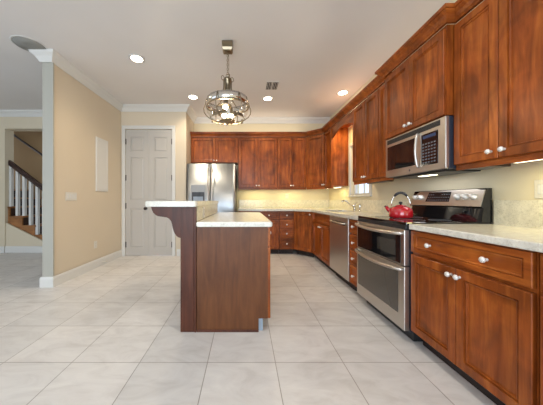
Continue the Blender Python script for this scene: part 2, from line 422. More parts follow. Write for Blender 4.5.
# near cabinet on the right
c = right_base(1.768, 0.76, 'dark cherry base cabinet right of the range, two doors under one wide two-knob drawer')
base_body(0.758, DEP, c)
drawer(0.004, 0.752, 0.706, ZT, c, (0.19, 0.56), fw=0.04)
door(0.004, 0.379, ZD0, ZD1, c, 0.379-0.028, 0.645); door(0.379, 0.752, ZD0, ZD1, c, 0.379+0.028, 0.645)
c = right_base(1.006, 0.6, 'cherry base cabinet cut off by the right edge of the photo')
base_body(0.598, DEP, c); drawer(0.012, 0.586, 0.706, ZT, c, (0.3,)); door(0.012, 0.30, ZD0, ZD1, c, 0.27, 0.645); door(0.30, 0.586, ZD0, ZD1, c, 0.33, 0.645)
# narrow stack of four drawers left of the range
c = right_base(2.805, 0.25, 'narrow four-drawer cherry cabinet between dishwasher and range')
base_body(0.250, DEP, c)
for a, b in ((0.112, 0.33), (0.336, 0.51), (0.516, 0.69), (0.706, ZT)): drawer(0.004, 0.246, a, b, c, (0.125,), mt=W_H, fw=0.03)
# sink base
c = right_base(4.384, 0.94, 'cherry sink base cabinet with false drawer front between corner unit and dishwasher')
base_body(0.948, DEP, c, hollow=True)
drawer(0.06, 0.944, 0.706, ZT, c, ())
door(0.06, 0.50, ZD0, ZD1, c, 0.50-0.03, 0.645); door(0.50, 0.944, ZD0, ZD1, c, 0.50+0.03, 0.645)
# diagonal corner base
c = thing('corner_cabinet', 'diagonal cherry corner base cabinet with one tall door', 'cabinet', (0.985, 4.70, 0), -PI/4, 'cherry base cabinets')
wd = math.hypot(0.285, 0.305)
mm = MB(); s2 = math.sqrt(0.5)
def loc45(X, Y):
    dx, dy = X-0.985, Y-4.70; return (dx*s2 - dy*s2, dx*s2 + dy*s2)
pts = [(0.985, 4.705), (1.27, 4.395), (XR-0.006, 4.395), (XR-0.006, YB-0.006), (0.985, YB-0.006)]
mm.prism([loc45(*p) for p in pts], 0.10, 0.872); mm.build('body', W_V, c)
mm = MB(); mm.prism([(0.03, 0.075), (wd-0.03, 0.075), (wd-0.03, 0.09), (0.03, 0.09)], 0, 0.0995); mm.build('toe_kick', TOE, c)
door(0.010, wd-0.012, ZD0, ZT, c, wd-0.045, 0.82, fw=0.06)
# back wall run, fronts at y 4.70
def back_base(x0, label): return thing('base_cabinet', label, 'cabinet', (x0, 4.71, 0), 0, 'cherry base cabinets')
DB = YB-4.71-0.006
c = back_base(0.690, 'four-drawer cherry base cabinet on the back wall'); base_body(0.290, DB, c)
for a, b in ((0.112, 0.33), (0.336, 0.51), (0.516, 0.69), (0.706, ZT)): drawer(0.004, 0.288, a, b, c, (0.146,), fw=0.03)
c = back_base(-0.13, 'cherry back-wall base cabinet half hidden behind the island, two doors under two drawers'); base_body(0.816, DB, c)
drawer(0.004, 0.408, 0.706, ZT, c, (0.206,)); drawer(0.408, 0.812, 0.706, ZT, c, (0.61,))
door(0.004, 0.408, ZD0, ZD1, c, 0.38, 0.645); door(0.408, 0.812, ZD0, ZD1, c, 0.435, 0.20)

# ---- wall cabinets
UZ0, UZ1 = 1.355, 2.43
def upper_body(x0, x1, d, parent, z0=UZ0, z1=UZ1, rail=True):
    mm = MB(); mm.box(x0, x1, 0, d, z0, z1); mm.build('body', W_V, parent)
    if rail:
        mm = MB(); mm.box(x0, x1, 0.0, 0.018, z0-0.038, z0-0.0005, 0.003); mm.build('light_rail', W_H, parent)
UF = 4.98; UD = YB-UF-0.006
def back_upper(x0, label): return thing('wall_cabinet', label, 'cabinet', (x0, UF, 0), 0, 'cherry wall cabinets')
c = back_upper(-1.150, 'short two-door cherry wall cabinet above the refrigerator'); upper_body(0, 1.005, UD, c, 1.885, rail=False)
door(0.003, 0.520, 1.89, 2.415, c, 0.49, 1.93); door(0.520, 1.002, 1.89, 2.415, c, 0.55, 1.93)
c = back_upper(-0.143, 'tall two-door cherry wall cabinet right of the refrigerator'); upper_body(0, 0.828, UD, c)
door(0.003, 0.412, UZ0+0.003, 2.415, c, 0.385, 1.40); door(0.412, 0.826, UZ0+0.003, 2.415, c, 0.44, 1.40)
c = back_upper(0.687, 'narrower two-door cherry wall cabinet beside the diagonal corner cabinet'); upper_body(0, 0.612, UD, c)
door(0.003, 0.306, UZ0+0.003, 2.415, c, 0.28, 1.40); door(0.306, 0.609, UZ0+0.003, 2.415, c, 0.334, 1.40)
UX = 1.60
c = thing('corner_cabinet', 'diagonal cherry corner wall cabinet with one door', 'cabinet', (1.302, UF, 0), -PI/4, 'cherry wall cabinets')
def loc45b(X, Y):
    dx, dy = X-1.302, Y-UF; return (dx*s2 - dy*s2, dx*s2 + dy*s2)
pts = [(1.302, UF), (UX, UF-0.298), (XR-0.006, UF-0.298), (XR-0.006, YB-0.006), (1.302, YB-0.006)]
mm = MB(); mm.prism([loc45b(*p) for p in pts], UZ0, UZ1); mm.build('body', W_V, c)
wu = 0.298*math.sqrt(2)
mm = MB(); mm.box(0.01, wu-0.01, 0, 0.018, UZ0-0.038, UZ0-0.0005); mm.build('light_rail', W_H, c)
door(0.008, wu-0.010, UZ0+0.003, 2.415, c, wu-0.04, 1.40)
UDR = XR-UX-0.006
def right_upper(y_far, label, x=UX): return thing('wall_cabinet', label, 'cabinet', (x, y_far, 0), -PI/2, 'cherry wall cabinets')
c = right_upper(4.680, 'narrow cherry wall cabinet left of the sink window, its side panel catching daylight'); upper_body(0, 0.385, UDR, c)
door(0.012, 0.383, UZ0+0.003, 2.415, c, 0.05, 1.40)
c = right_upper(3.440, 'two-door cherry wall cabinet right of the sink window'); upper_body(0, 0.668, UDR, c)
door(0.003, 0.350, UZ0+0.003, 2.415, c, 0.322, 1.40); door(0.350, 0.665, UZ0+0.003, 2.415, c, 0.378, 1.40)
c = right_upper(2.770, 'slim single-door cherry wall cabinet left of the microwave'); upper_body(0, 0.226, UDR, c)
door(0.003, 0.224, UZ0+0.003, 2.415, c, None, None, fw=0.05)
MX = 1.535
c = right_upper(2.542, 'short two-door cherry wall cabinet above the microwave, standing forward of its neighbours', MX)
upper_body(0, 0.764, XR-MX-0.006, c, 1.742, rail=False)
door(0.003, 0.382, 1.745, 2.40, c, 0.352, 1.79); door(0.382, 0.761, 1.745, 2.40, c, 0.412, 1.79)
c = right_upper(1.776, 'tall two-door cherry wall cabinet right of the microwave, nearest the camera'); upper_body(0, 0.61, UDR, c)
door(0.003, 0.315, UZ0+0.003, 2.415, c, 0.275, 1.405); door(0.315, 0.607, UZ0+0.003, 2.415, c, 0.352, 1.405)
# arched valance over the sink window
v0, v1 = 3.442, 4.293
arc = [(v0, 2.43), (v0, 2.23)] + [(v0+(v1-v0)*k/20, 2.23+0.085*math.sin(PI*k/20)) for k in range(1, 20)] + [(v1, 2.23), (v1, 2.43)]
mm = MB(); mm.prism(arc, UX, UX+0.02, axis='x')
tag(mm.build('window_valance', W_HY), 'arched cherry valance board spanning the wall cabinets over the sink window', 'valance')
t = thing('strip_light', 'small warm light behind the arched valance over the sink window', 'light', (UX+0.06, v1-0.1, 2.40), -PI/2)
mm = MB(); mm.box(0, v1-v0-0.2, -0.02, 0.02, 0, 0.02, 0.002); mm.build('housing', PLATE, t)
l = bpy.data.lights.new('valance_lamp', 'AREA'); l.shape = 'RECTANGLE'; l.size = 0.55; l.size_y = 0.04; l.energy = 7; l.color = (1.0, 0.72, 0.32)
o = bpy.data.objects.new('valance_lamp', l); C.objects.link(o); o.parent = t; o.location = ((v1-v0-0.2)/2, 0, -0.01)
mm = MB(); mm.box(UX+0.021, XR-0.006, v0+0.001, v1-0.001, 2.42, 2.43)
tag(mm.build('soffit_board', W_V), 'cherry top board behind the arched valance above the sink', 'board')
# crown moulding on the cabinets
CC = [(0.0, 2.432), (0.022, 2.432), (0.024, 2.445), (0.032, 2.452), (0.045, 2.475), (0.066, 2.490), (0.068, 2.497), (0.078, 2.499), (0.080, 2.524), (0.0, 2.524)]
mm = MB(); mm.sweep([(-1.15, UF-0.001), (1.302, UF-0.001), (UX-0.001, UF-0.299), (UX-0.001, 2.543), (MX-0.001, 2.543), (MX-0.001, 1.777), (UX-0.001, 1.777), (UX-0.001, 1.165)], CC)
tag(mm.build('cabinet_crown', W_H), 'dark cherry crown molding running along the tops of the wall cabinets', 'molding')

# ---- under-cabinet strip lights
def strip(x, y, L_, rz, label, power):
    t = thing('strip_light', label, 'light', (x, y, UZ0), rz, 'strip lights under the wall cabinets')
    mm = MB(); mm.box(0, L_, -0.03, 0.03, -0.022, -0.001, 0.002); mm.build('housing', PLATE, t)
    mm = MB(); mm.box(0.02, L_-0.02, -0.022, 0.022, -0.027, -0.0225); mm.build('diffuser', STRIP_ON, t)
    l = bpy.data.lights.new('strip_lamp', 'AREA'); l.shape = 'RECTANGLE'; l.size = L_-0.05; l.size_y = 0.05; l.energy = power*0.58; l.color = (1.0, 0.84, 0.34)
    o = bpy.data.objects.new('strip_lamp', l); C.objects.link(o); o.parent = t; o.location = (L_/2, 0, -0.03)
strip(-0.05, 5.09, 0.62, 0, 'strip light under the tall cabinet right of the refrigerator', 2.6)
strip(0.72, 5.09, 0.55, 0, 'strip light under the narrower back-wall cabinet', 2.4)
strip(1.52, 5.05, 0.30, -PI/4, 'strip light under the diagonal corner wall cabinet', 1.6)
strip(1.77, 4.64, 0.30, -PI/2, 'strip light under the cabinet left of the sink window', 1.4)
strip(1.70, 1.50, 0.34, -PI/2, 'warm strip light under the near right wall cabinet', 2.2)
# dark junction bars under the cabinets
mm = MB(); mm.box(1.72, 1.80, 2.83, 3.30, UZ0-0.034, UZ0-0.001, 0.004)
tag(mm.build('strip_light', W_DARK), 'dark brown unlit light bar under the cabinet right of the sink window', 'light')
mm = MB(); mm.box(1.66, 1.82, 1.60, 1.77, UZ0-0.030, UZ0-0.001, 0.004)
tag(mm.build('transformer_box', W_DARK), 'dark box under the near right wall cabinet beside the microwave', 'box')

# ================================================================== COUNTERTOPS
z0, z1 = 0.8745, 0.914
mm = MB()
mm.prism([(-0.135, YB-0.003), (-0.135, 4.665), (0.960, 4.665), (1.236, 4.38), (1.236, 4.20), (XR-0.003, 4.20), (XR-0.003, YB-0.003)], z0, z1)
mm.box(1.236, 1.38, 3.60, 4.20, z0, z1); mm.box(1.76, XR-0.003, 3.60, 4.20, z0, z1)
mm.box(1.236, XR-0.003, 2.552, 3.60, z0, z1)
tag(mm.build('countertop', G_TOP), 'cream granite countertop wrapping the back wall and sink corner up to the range', 'countertop')
mm = MB(); mm.box(1.236, XR-0.003, 0.40, 1.768, z0, z1, 0.006)
tag(mm.build('countertop', G_TOP), 'cream granite countertop right of the range', 'countertop')
def splash(b, label, bits):
    mm = MB()
    for q in bits: mm.box(*q)
    tag(mm.build('backsplash', G_SPL), label, 'backsplash')
zs0, zs1 = 0.9145, 1.095
splash(0, 'speckled granite backsplash strip behind the sink corner and back counter', [(-0.135, XR-0.022, YB-0.021, YB-0.002, zs0, zs1), (XR-0.021, XR-0.002, 2.552, YB-0.021, zs0, zs1)])
splash(0, 'speckled granite backsplash strip behind the near right counter', [(XR-0.021, XR-0.002, 0.40, 1.768, zs0, zs1)])
# sink
mm = MB(); a, b, c_, d, zt, zb = 1.382, 1.758, 3.602, 4.198, 0.912, 0.70; t = 0.004
mm.box(a, b, c_, d, zb, zb+t); mm.box(a, a+t, c_, d, zb+t, zt); mm.box(b-t, b, c_, d, zb+t, zt); mm.box(a+t, b-t, c_, c_+t, zb+t, zt); mm.box(a+t, b-t, d-t, d, zb+t, zt)
tag(mm.build('sink', S_H), 'stainless steel basin let into the counter under the window', 'sink')
# faucet
t = thing('faucet', 'chrome kitchen faucet with slanted spout behind the sink', 'faucet', (1.825, 3.90, 0.9145))
mm = MB(); mm.lathe([(0.028, 0), (0.028, 0.008), (0.020, 0.014), (0.020, 0.075), (0.024, 0.080), (0.022, 0.100), (0.010, 0.108)], n=16); mm.build('base', CHROME, t)
mm = MB(); mm.tube([(0, 0, 0.06), (-0.05, 0, 0.095), (-0.11, 0, 0.135), (-0.155, 0, 0.165), (-0.185, 0, 0.172), (-0.200, 0, 0.160), (-0.205, 0, 0.140)], [0.015, 0.014, 0.013, 0.013, 0.013, 0.014, 0.013], 10); mm.build('spout', CHROME, t)
mm = MB(); mm.tube([(0, -0.01, 0.095), (0.005, -0.05, 0.125), (0.005, -0.10, 0.140)], [0.008, 0.007, 0.006], 8); mm.build('lever', CHROME, t)
t = thing('side_sprayer', 'small chrome side sprayer right of the faucet', 'sprayer', (1.825, 3.72, 0.9145))
mm = MB(); mm.lathe([(0.022, 0), (0.022, 0.008), (0.014, 0.014), (0.012, 0.04)], n=14); mm.build('holder', CHROME, t)
mm = MB(); mm.lathe([(0.011, 0.04), (0.015, 0.06), (0.017, 0.10), (0.010, 0.115)], n=14); mm.build('spray_head', CHROME, t)

# ================================================================== APPLIANCES
# --- dishwasher
t = thing('dishwasher', 'stainless dishwasher with pocket bar handle under the counter', 'dishwasher', (XF, 3.432, 0), -PI/2)
W_ = 0.622
mm = MB(); mm.box(0.002, W_, 0, 0.59, 0.10, 0.870); mm.build('body', BLK, t)
mm = MB(); mm.box(0.004, W_-0.002, -0.030, -0.001, 0.115, 0.868, 0.004); d_ = mm.build('door', S_V, t)
mm = MB(); mm.box(0.09, W_-0.09, -0.032, -0.0305, 0.775, 0.815); mm.build('handle_recess', BLK, d_)
mm = MB(); mm.tube([(0.08, -0.030, 0.80), (0.095, -0.055, 0.80), (0.2, -0.064, 0.80), (W_/2, -0.067, 0.80), (W_-0.2, -0.064, 0.80), (W_-0.095, -0.055, 0.80), (W_-0.08, -0.030, 0.80)], 0.011, 8); mm.build('handle', S_H, d_)
mm = MB(); mm.box(0.002, W_, 0.06, 0.08, 0, 0.0995); mm.build('toe_kick', TOE, t)

# --- range
RW = 0.760
t = thing('range', 'stainless double-oven electric range with black glass cooktop', 'range', (1.255, 2.540, 0), -PI/2)
mm = MB(); mm.box(0, RW, 0, 0.62, 0.09, 0.900); mm.build('body', NAVY, t)
mm = MB(); mm.box(0.03, RW-0.03, 0.05, 0.60, 0, 0.0895); mm.build('plinth', BLK, t)
mm = MB(); mm.box(-0.002, RW+0.001, -0.030, 0.625, 0.9005, 0.924, 0.006); ck = mm.build('cooktop', BLK_GL, t)
mm = MB(); mm.box(0.002, RW-0.002, -0.030, -0.001, 0.868, 0.900, 0.003); mm.build('front_trim', BLK, t)
for (bx, by, br_) in ((0.20, 0.14, 0.085), (0.55, 0.14, 0.11), (0.20, 0.40, 0.10), (0.55, 0.40, 0.075)):
    mm = MB(); mm.tube([(bx+br_*math.cos(2*PI*k/32), by+br_*math.sin(2*PI*k/32), 0.9242) for k in range(32)], 0.0012, 4, True); mm.build('burner_ring', BTN, ck)
def oven(z0, z1, gz0, gz1, hz, gl, window):
    g = 0.002
    mm = MB(); mm.box(0.002, RW-0.002, -0.042, -0.001, z0, z1, 0.005); d = mm.build('oven_door', S_H, t)
    mm = MB(); mm.box(0.035 if window else 0.030, RW-0.075 if window else RW-0.045, -0.0455, -0.0425, gz0, gz1, 0.0015); g_ = mm.build('door_glass', gl, d)
    if not window:
        mm = MB(); mm.box(0.40, 0.66, -0.0468, -0.0460, gz0+0.05, gz1-0.06); mm.build('viewing_window', OV_GL, g_)
    P = []
    for k in range(13):
        u = k/12; P.append((0.02+u*(RW-0.04), -0.060-0.045*math.sin(PI*u)**0.6, hz-0.010*math.sin(PI*u)))
    mm = MB(); mm.tube([(0.02, -0.040, hz)] + P + [(RW-0.02, -0.040, hz)], 0.0135, 10); mm.build('handle', S_H, d)
oven(0.592, 0.866, 0.600, 0.828, 0.838, BLK_GL, False)
oven(0.095, 0.584, 0.205, 0.535, 0.560, OV_GL, True)
# backguard
bg = [(0.545, 0.9245), (0.625, 0.9245), (0.625, 1.186), (0.587, 1.186), (0.545, 1.040), (0.560, 1.030)]
mm = MB(); mm.prism([(y, z) for y, z in bg], 0.0, RW, axis='x'); g_ = mm.build('backguard', BLK_GL, t)
face = []
nseg = 24
mm = MB()
def bgp(u, f, out):       # u across, f up the slanted face 0..1
    y = 0.545+0.040*f; z = 1.040+0.142*f
    return (u, y-out*0.957, z+out*0.29)
top = [min(0.95, 0.42+0.9*min(k/4, (nseg-k)/2.2, 1)**0.6) if False else (0.98 if 3 <= k <= nseg-2 else [0.35, 0.66, 0.86, 0.98, 0.6, 0.9][k] if k < 3 else 0.93) for k in range(nseg+1)]
fr, bk = [], []
for k in range(nseg+1):
    u = 0.004+(RW-0.008)*k/nseg
    fr.append((mm.bm.verts.new(bgp(u, 0.02, 0.008)), mm.bm.verts.new(bgp(u, top[k], 0.008))))
    bk.append((mm.bm.verts.new(bgp(u, 0.02, 0.001)), mm.bm.verts.new(bgp(u, top[k], 0.001))))
for k in range(nseg):
    mm._f([fr[k][0], fr[k+1][0], fr[k+1][1], fr[k][1]]); mm._f([fr[k][1], fr[k+1][1], bk[k+1][1], bk[k][1]]); mm._f([fr[k][0], bk[k][0], bk[k+1][0], fr[k+1][0]])
    mm._f([bk[k][0], bk[k][1], bk[k+1][1], bk[k+1][0]])
mm._f([fr[0][0], fr[0][1], bk[0][1], bk[0][0]]); mm._f([fr[-1][0], bk[-1][0], bk[-1][1], fr[-1][1]])
fas = mm.build('fascia', S_H, g_, 'stainless control fascia')
mm = MB(); q = [bgp(0.20, 0.26, 0.0095), bgp(0.47, 0.26, 0.0095), bgp(0.47, 0.88, 0.0095), bgp(0.22, 0.88, 0.0095)]; q2 = [bgp(0.20, 0.26, 0.0083), bgp(0.47, 0.26, 0.0083), bgp(0.47, 0.88, 0.0083), bgp(0.22, 0.88, 0.0083)]
A = [mm.bm.verts.new(p) for p in q]; Bq = [mm.bm.verts.new(p) for p in q2]; mm._f(A); mm._f(Bq[::-1])
for i in range(4): mm._f([A[i], A[(i+1) % 4], Bq[(i+1) % 4], Bq[i]])
ds = mm.build('control_display', BLK_GL, fas)
mm = MB()
for i in range(10):
    for j in range(3):
        if 3 <= i <= 5 and j == 2: continue
        p = bgp(0.225+i*0.025, 0.36+j*0.18, 0.0098); mm.box(p[0], p[0]+0.013, p[1]-0.001, p[1]+0.001, p[2]-0.004, p[2]+0.004)
mm.build('buttons', BTN, ds)
tilt = Matrix.Rotation(-math.radians(17), 3, 'X')
for u in (0.055, 0.125, 0.545, 0.615, 0.685):
    p = bgp(u, 0.55, 0.008); mm = MB()
    mm.lathe([(0.027, 0.0), (0.027, 0.006), (0.020, 0.010), (0.017, 0.030), (0.004, 0.032)], p, axis='y', n=16, mtx=tilt @ Matrix.Rotation(PI, 3, 'Z')); mm.build('control_knob', NICKEL, fas)

# --- microwave
t = thing('microwave', 'stainless over-the-range microwave hung under the short cabinet', 'microwave', (1.555, 2.540, 0), -PI/2)
mz0, mz1 = 1.333, 1.738
mm = MB(); mm.box(0, RW, 0, 0.335, mz0, mz1, 0.003); mm.build('body', NAVY, t)
mm = MB(); mm.box(0.0, RW, -0.028, -0.0005, mz0+0.003, mz1, 0.004); mm.build('front_panel', S_H, t)
mm = MB()
mm.box(0.03, RW-0.05, -0.0295, -0.0285, mz1-0.058, mz1-0.014)
for k in range(3): mm.mi = 1; mm.box(0.035, RW-0.055, -0.0325, -0.0296, mz1-0.050+k*0.013, mz1-0.046+k*0.013)
mm.build('vent_grille', [SLOT, BLK], t)
mm = MB(); mm.box(0.035, 0.445, -0.0305, -0.0285, mz0+0.075, mz1-0.085, 0.001); mm.build('door_window', BLK_GL, t)
mm = MB(); mm.box(0.515, 0.690, -0.0305, -0.0285, mz0+0.055, mz1-0.085, 0.001); cp = mm.build('control_panel', BLK_GL, t)
mm = MB(); mm.box(0.535, 0.670, -0.0315, -0.0306, mz1-0.125, mz1-0.100); mm.build('clock_display', DISP, cp)
mm = MB()
for i in range(5):
    for j in range(7):
        mm.box(0.530+i*0.030, 0.549+i*0.030, -0.0315, -0.0306, mz0+0.072+j*0.026, mz0+0.084+j*0.026)
mm.build('buttons', BTN, cp)
mm = MB(); P = [(0.480, -0.030, mz0+0.05)] + [(0.480, -0.042-0.016*math.sin(PI*k/8), mz0+0.055+(0.285)*k/8) for k in range(9)] + [(0.480, -0.030, mz0+0.345)]
mm.tube(P, 0.0095, 10); mm.build('handle', S_H, t)
mm = MB(); mm.box(0.06, RW-0.06, 0.02, 0.30, mz0-0.012, mz0-0.0005, 0.002); mm.build('underside_filter', BLK, t)
mm = MB(); mm.box(0.30, 0.46, 0.10, 0.16, mz0-0.016, mz0-0.0125); mm.build('added_cooktop_lamp', STRIP_ON, t)  # glowing lens added under the microwave, goes with the fill light below
l = bpy.data.lights.new('cooktop_fill_light', 'AREA'); l.shape = 'RECTANGLE'; l.size = 0.5; l.size_y = 0.1; l.energy = 0.6; l.color = (0.95, 0.95, 1.0)  # added fill to brighten the wall behind the range
o = bpy.data.objects.new('cooktop_fill_light', l); C.objects.link(o); o.parent = t; o.location = (0.38, 0.16, mz0-0.018)
mm = MB(); mm.lathe([(0.010, 0), (0.010, 0.001)], (0.37, -0.0285, mz0+0.037), axis='y', n=16, mtx=Matrix.Rotation(PI, 3, 'Z')); mm.build('badge', BTN, t)

# --- refrigerator
t = thing('refrigerator', 'stainless side-by-side refrigerator with ice dispenser beside the closet wall', 'refrigerator', (-1.110, 4.50, 0))
FW = 0.925
mm = MB(); mm.box(0, FW, 0.0, 0.74, 0.03, 1.775, 0.004); mm.build('body', NAVY, t)
mm = MB(); mm.box(0.03, FW-0.03, 0.02, 0.10, 0.0, 0.0295); mm.build('plinth', BLK, t)
def fdoor(x0, x1, cut=None):
    n = 12; w_ = x1-x0; mm = MB(); pts = []
    for k in range(n+1):
        u = k/n; pts.append((x0+w_*u, -0.045-0.014*(1-(2*u-1)**4)))
    pts = [(x0, -0.002)] + pts + [(x1, -0.002)]
    mm.prism(pts, 0.07, 1.785, smooth=False)
    o = mm.build('door', S_FR, t)
    for f in o.data.polygons:
        if abs(f.normal.z) < 0.5: f.use_smooth = True
    return o
xs = 0.445
dl = fdoor(0.001, xs-0.003); dr = fdoor(xs+0.003, FW-0.001)
mm = MB(); mm.box(0.085, 0.36, -0.066, -0.0595, 0.98, 1.385, 0.003); dp = mm.build('dispenser_frame', GRILLE2, dl)
mm = MB(); mm.box(0.105, 0.34, -0.068, -0.0665, 1.00, 1.245, 0.001); cav = mm.build('dispenser_recess', BLK, dp)
mm = MB(); mm.box(0.13, 0.315, -0.072, -0.0685, 1.02, 1.16, 0.001); mm.build('drip_panel', GREYBLUE, cav)
mm = MB(); mm.box(0.19, 0.25, -0.085, -0.0685, 1.17, 1.235, 0.003); mm.build('nozzle', BLK, cav)
for x, p in ((xs-0.035, dl), (xs+0.035, dr)):
    mm = MB(); mm.tube([(x, -0.050, 0.55), (x, -0.10, 0.58), (x, -0.105, 1.1), (x, -0.10, 1.69), (x, -0.050, 1.72)], 0.012, 10); mm.build('handle', S_V, p)

# ================================================================== ISLAND
t = thing('kitchen_island', 'brown wooden kitchen island with a raised, corbel-held bar on its left side', 'island', (0, 0, 0))
IY0, IY1 = 1.945, 3.45
mm = MB(); mm.box(-0.405, 0.113, IY0+0.02, IY1, 0.0, 0.100); mm.box(-0.405, 0.190, IY0+0.02, IY1, 0.100, 0.872); mm.build('body', W_ISL, t)
mm = MB(); mm.prism([(-0.403, 0.0), (0.113, 0.0), (0.113, 0.112), (0.190, 0.112), (0.190, 0.872), (-0.403, 0.872)], IY0, IY0+0.0195, axis='y'); mm.build('end_panel', W_ISL, t)
mm = MB(); mm.box(-0.403, 0.113, IY0-0.008, IY0-0.0005, 0, 0.018, 0.002); mm.build('shoe_molding', W_ISP, t)
mm = MB(); mm.box(0.1135, 0.150, IY0+0.02, IY1-0.01, 0, 0.0995); mm.build('toe_kick', GREYBLUE, t, 'grey-blue toe board')
mm = MB(); mm.box(-0.530, -0.420, IY0+0.03, IY1, 0.0, 1.038); mm.build('knee_wall', W_ISL, t)
mm = MB(); mm.box(-0.535, -0.406, IY0-0.006, IY0+0.029, 0, 1.038, 0.002); mm.box(-0.519, -0.424, IY0-0.012, IY0-0.006, 0.02, 1.02, 0.002)
mm.box(-0.416, -0.404, IY0-0.014, IY0-0.006, 0, 0.872, 0.003); mm.build('end_post', W_ISP, t, 'darker reddish end post')
mm = MB(); mm.box(-0.4195, -0.404, IY0+0.03, IY1, 0.9155, 1.038); mm.build('backsplash', G_SPL, t, 'cream granite upstand below the bar')
def corbel(y):
    px = [(152.0, 206.3), (153.0, 209.5), (154.3, 212.2), (156.5, 214.3), (158.7, 215.5), (164.7, 216.4), (167.6, 216.9), (169.9, 218.1), (171.8, 220.3), (172.8, 223.3), (173.4, 227), (174.3, 230), (175.6, 233), (177.3, 235.2), (179.3, 236.6), (181.4, 237.1)]
    pts = [(-0.536-(181.4-a)*0.00842, 1.038-(b-206.3)*0.00842) for a, b in px] + [(-0.536, 1.038)]
    mm = MB(); mm.prism(pts, y, y+0.055, axis='y'); mm.build('corbel', W_ISP, t)
corbel(IY0+0.005); corbel(IY1-0.20)
# range side of the island : drawers over doors
isl = bpy.data.objects.new('door_bank', None)
def idoor(y0, y1, z0, z1, name, hor):
    mm = MB(); g = 0.002
    mm.rings(y0+g, y1-g, z0, z1, [(0, -0.0005), (0, -DT+0.003), (0.003, -DT), (0.05 if not hor else 0.03, -DT), (0.052 if not hor else 0.032, -DT+0.009), (0.06 if not hor else 0.038, -DT+0.012)])
    o = mm.build(name, W_V if not hor else W_H, t); o.rotation_euler = (0, 0, PI/2); o.location = (0.190, 0, 0)
    ky = (y0+y1)/2 if hor else (y1-0.03)
    k = knob(ky, (z0+z1)/2 if hor else 0.64, o)
bpy.data.objects.remove(isl)
n = 3; wd_ = (IY1-0.01-(IY0+0.002))/n
for i in range(n):
    a = IY0+0.002+i*wd_; idoor(a, a+wd_, 0.112, 0.70, 'door', False); idoor(a, a+wd_, 0.706, 0.868, 'drawer', True)
def slab(name, x0, x1, y0, y1, z0, z1, label, r=0.03):
    pts = []
    for cx, cy, a0 in ((x1-r, y1-r, 0), (x0+r, y1-r, 90), (x0+r, y0+r, 180), (x1-r, y0+r, 270)):
        for k in range(5): a = math.radians(a0+k*22.5); pts.append((cx+r*math.cos(a), cy+r*math.sin(a)))
    mm = MB(); mm.prism(pts, z0, z1)
    top_e = [e for e in mm.bm.edges if abs(e.verts[0].co.z-e.verts[1].co.z) < 1e-6]
    bmesh.ops.bevel(mm.bm, geom=top_e, offset=0.006, segments=2, affect='EDGES')
    return tag(mm.build(name, G_TOP), label, 'countertop')
slab('countertop', -0.4035, 0.226, 1.922, 3.472, 0.8735, 0.914, 'lower cream granite top of the kitchen island', 0.012)
slab('bar_top', -0.825, -0.392, 1.905, 3.50, 1.040, 1.085, 'raised cream granite bar top on the island, held by a corbel', 0.03)

# ================================================================== WALL PLATES
def plate(name, label, loc, rz, w_, h_, kind, n=1):
    t = thing(name, label, 'outlet' if kind == 'o' else 'switch', loc, rz)
    mm = MB(); mm.box(-w_/2, w_/2, -0.007, -0.001, -h_/2, h_/2, 0.002); mm.build('cover_plate', PLATE, t)
    if kind == 'o':
        for z in (-0.022, 0.022):
            mm = MB(); mm.box(-0.016, 0.016, -0.009, -0.0072, z-0.014, z+0.014, 0.001); s_ = mm.build('socket', PLATE, t)
            mm = MB()
            for x in (-0.006, 0.006): mm.box(x-0.0012, x+0.0012, -0.0098, -0.0092, z-0.004, z+0.006)
            mm.build('slot', SLOT, s_)
    else:
        for i in range(n):
            x = (i-(n-1)/2)*0.046
            mm = MB(); mm.box(x-0.015, x+0.015, -0.011, -0.0072, -0.032, 0.032, 0.002); mm.build('rocker', P_TRIM, t)
    return t
plate('light_switch', 'white four-gang light switch on the tan left wall', (XL, 3.27, 1.145), PI/2, 0.21, 0.115, 's', 4)
plate('wall_outlet', 'white outlet low on the tan left wall', (XL, 3.80, 0.37), PI/2, 0.075, 0.115, 'o')
plate('wall_outlet', 'cream outlet on the island upstand under the bar top', (-0.404, 2.28, 0.977), PI/2, 0.072, 0.105, 'o')
plate('light_switch', 'pale switch plate on the wall above the near right counter', (XR, 1.475, 1.165), -PI/2, 0.115, 0.12, 's', 2)
plate('wall_outlet', 'cream outlet on the back wall above the counter', (0.95, YB, 1.18), 0, 0.072, 0.11, 'o')
# recessed panel cover
t = thing('wall_panel', 'tall white access panel cover on the tan left wall', 'panel', (XL, 3.97, 1.24), PI/2)
mm = MB(); mm.rings(-0.165, 0.165, 0, 0.89, [(0, -0.001), (0, -0.010), (0.004, -0.014), (0.030, -0.014), (0.034, -0.009)]); mm.build('frame', P_TRIM, t)
mm = MB(); mm.box(-0.128, 0.128, -0.0125, -0.0095, 0.040, 0.852, 0.001); d_ = mm.build('panel_door', P_TRIM, t)
mm = MB(); mm.box(0.10, 0.115, -0.018, -0.0128, 0.42, 0.47, 0.002); mm.build('latch', PLATE, d_)
t = thing('door_stop', 'small white spring door stop on the left baseboard', 'door stop', (XL+0.029, 3.95, 0.06), PI/2)
mm = MB(); mm.lathe([(0.012, 0), (0.006, 0.006), (0.006, 0.06), (0.010, 0.062), (0.010, 0.075)], (0, -0.001, 0), axis='y', n=10, mtx=Matrix.Rotation(PI, 3, 'Z')); mm.build('spring', PLATE, t)

